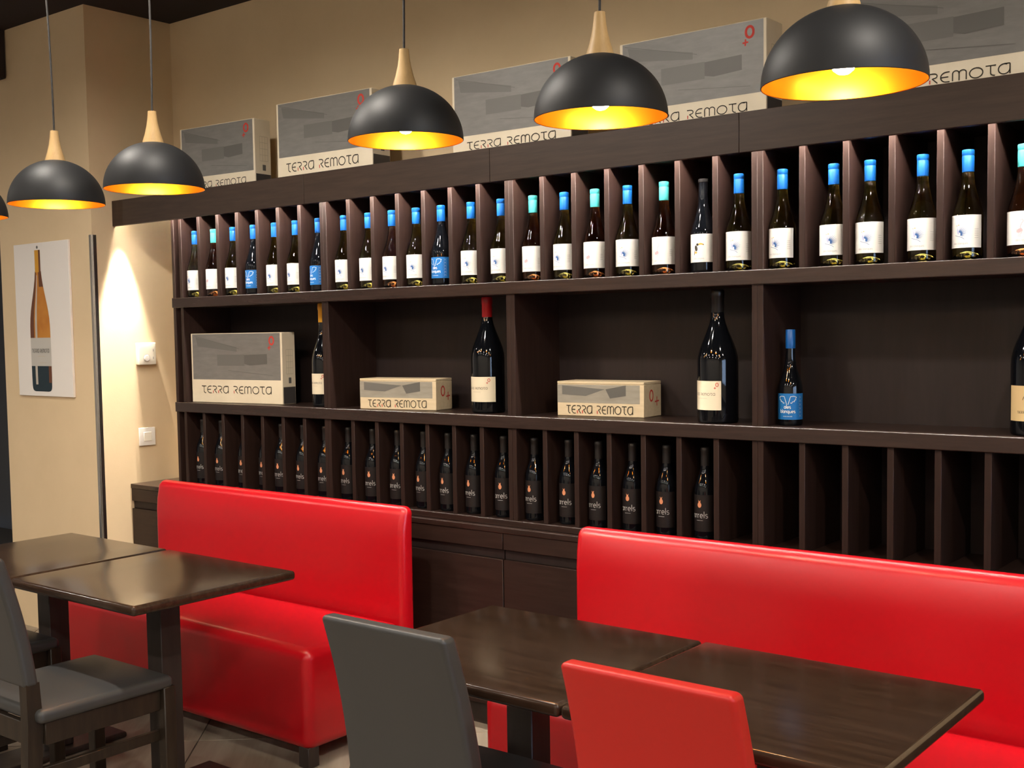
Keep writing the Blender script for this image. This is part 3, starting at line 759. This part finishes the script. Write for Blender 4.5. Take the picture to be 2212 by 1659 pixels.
nbody = [(.120, .0385), (.135, .0365), (.155, .0300), (.175, .0235), (.195, .0185), (.215, .0160), (.235, .0148)]
t = thing('wine_bottle', 'dark wine bottle with blue capsule and wing label alone on the middle shelf', 'bottle', (3.072, .088, Z2 + .0004), radians(10), 'large bottles on the middle shelf')
obj('glass', lathe('glass', glass_d, bottle_profile(nbody, NR, .0143, .296), 32, 40), t)
obj('capsule', lathe('capsule', cap_blue, [(.0152, .248), (.0156, .25), (.0156, .307), (.0145, .3085), (.001, .3087)], 24, 40), t)
lb = obj('label', label_mesh('label', lab_b, NR + .0005, .020, .104, 1.6), t)
obj('label_print', flat('label_print', [ink_w, ink_lav], wings(cyl(NR + .0009), .022)), lb)

# ------------------------------------------------------------------ canvas print on the pier
t = thing('wall_canvas', 'white canvas print of an amber bottle with yellow capsule on the pier', 'picture', (-1.118, -.2005, 1.238))
CW, CH = .512, .785
obj('canvas', bevbox('canvas', canvas_m, 0, CW, -.013, 0, 0, CH, .0015), t)
Fc = lambda e: (lambda u, v: (u, -.0136 - e, v))
cx = CW * .445
sil = [(.024, .060), (.026, .074), (.030, .083), (.038, .089), (.050, .092), (.10, .094), (.25, .095), (.36, .093), (.40, .089), (.44, .081), (.48, .069), (.52, .056), (.56, .044), (.60, .034), (.64, .028)]
def sil_poly(b, z0, z1, f0, f1, mp, k):
    zs = [z0] + [z for z, _ in sil if z0 < z < z1] + [z1]
    def hw(z):
        for (a, ra), (c, rc) in zip(sil, sil[1:]):
            if a <= z <= c: return ra + (rc - ra) * (z - a) / (c - a)
        return sil[0][1] if z < sil[0][0] else sil[-1][1]
    L = [(cx + f0 * hw(z), z) for z in zs]; Rr = [(cx + f1 * hw(z), z) for z in zs]
    for i in range(len(zs) - 1): poly(b, [L[i], Rr[i], Rr[i + 1], L[i + 1]], mp, k)
def canv(b):
    sil_poly(b, .30, .64, -1, 1, Fc(0), 0)
    sil_poly(b, .30, .64, -1, -.62, Fc(.0004), 1); sil_poly(b, .30, .62, -.50, -.30, Fc(.0004), 3)
    sil_poly(b, .56, .64, .1, 1, Fc(.0003), 1)
    sil_poly(b, .024, .155, -1, 1, Fc(0), 2); sil_poly(b, .06, .155, -.62, -.40, Fc(.0004), 3); sil_poly(b, .07, .155, .72, 1, Fc(.0004), 1)
    sil_poly(b, .155, .30, -1.0, 1.0, Fc(.0003), 4)
    patch(b, cx - .026, cx + .026, .635, .748, Fc(.0005), k=5); patch(b, cx + .010, cx + .026, .635, .748, Fc(.0008), k=1)
    blob(b, cx, .762, .008, .008, Fc(.0005), 12, 6)
    text_geo(b, 'TERRA REMOTA', cx - .082, .224, .019, Fc(.0009), 6, 6, .16, .160)
    stroke(b, [(cx - .03, .205), (cx + .04, .205)], .002, Fc(.0009), 7); stroke(b, [(cx - .02, .172), (cx + .05, .172)], .002, Fc(.0009), 7)
obj('printed_bottle', flat('printed_bottle', [amber_m, brown_print, teal_print, shine_print, greylab_print, cap_yel, carton_g2, ink_faint], canv), t)

# ------------------------------------------------------------------ thermostat and switch on the pier side (facing +x)
t = thing('thermostat', 'cream wall thermostat with round dial above the light switch', 'thermostat', (PX + .0003, .075, 1.449))
obj('case', rbox('case', white_pl, (.0135, 0, 0), (.0135, .052, .056), .004, 3, (2, 4, 4), lambda x, y, z: (x * (1 + (.10 * (1 - (y / .052) ** 2) if x > 0 else 0)), y, z)), t)
dm = lathe('dial', white_sw, [(.0165, 0), (.0165, .003), (.0145, .006), (.001, .0062)], 24, 40)
d = obj('dial', dm, t, (.0283, -.006, -.022)); d.rotation_euler = (0, radians(90), 0)
obj('dial_ring', flat('dial_ring', plast_gr, lambda b: stroke(b, arc(-.006, -.022, .0185, .0185, 0, 360, 24), .0014, lambda u, v: (.0290, u, v))), t)
for z in (.017, -.022):
    obj('slide_switch', bevbox('slide_switch', plast_gr, .0262, .0288, .032, .036, z - .006, z + .006, .0006), t)
t = thing('light_switch', 'white square light switch on the pier below the thermostat', 'switch', (PX + .0003, .071, 1.028))
obj('frame', rbox('frame', white_sw, (.005, 0, 0), (.005, .0475, .046), .003, 3, (1, 2, 2)), t)
obj('rocker', bevbox('rocker', white_pl, .0095, .0125, -.0225, .0225, -.0225, .0225, .001), t)

# ------------------------------------------------------------------ plant in the dark passage left of the pier
t = thing('potted_plant', 'leafy green plant in the dark passage behind the pier', 'plant', (-2.05, .75, 0))
obj('pot', lathe('pot', pot_m, [(.12, 0), (.16, .30), (.165, .32), (.14, .32), (.13, .28)], 24, 40, cap=(True, True)), t)
b = MB()
for q in range(9):
    a = q * 2.4; pts = [(.02 * cos(a), .02 * sin(a), .28), (.10 * cos(a), .10 * sin(a), .9), (.26 * cos(a), .26 * sin(a), 1.25 + .05 * (q % 4))]
    for (p0, p1) in zip(pts, pts[1:]):
        p0 = Vector(p0); p1 = Vector(p1); s = Vector((-sin(a), cos(a), 0)) * .004
        b.add([p0 - s, p0 + s, p1 + s, p1 - s], [(0, 1, 2, 3)])
obj('stems', b.mesh('stems', leaf_m), t)
lf = MB(); lf.add([(0, 0, 0), (.035, .09, .01), (.03, .17, -.01), (0, .24, -.04), (-.03, .17, -.01), (-.035, .09, .01), (0, .1, -.008)], [(0, 1, 6), (1, 2, 6), (2, 3, 6), (3, 4, 6), (4, 5, 6), (5, 0, 6)])
lfm = lf.mesh('leaf', leaf_m, 60)
for q in range(26):
    a = q * 2.4; r = .05 + .008 * q; z = .75 + .028 * q
    o = obj('leaf', lfm, t, (r * .6 * cos(a), r * .6 * sin(a), z)); o.rotation_euler = (radians(15 - q), 0, a - pi / 2)
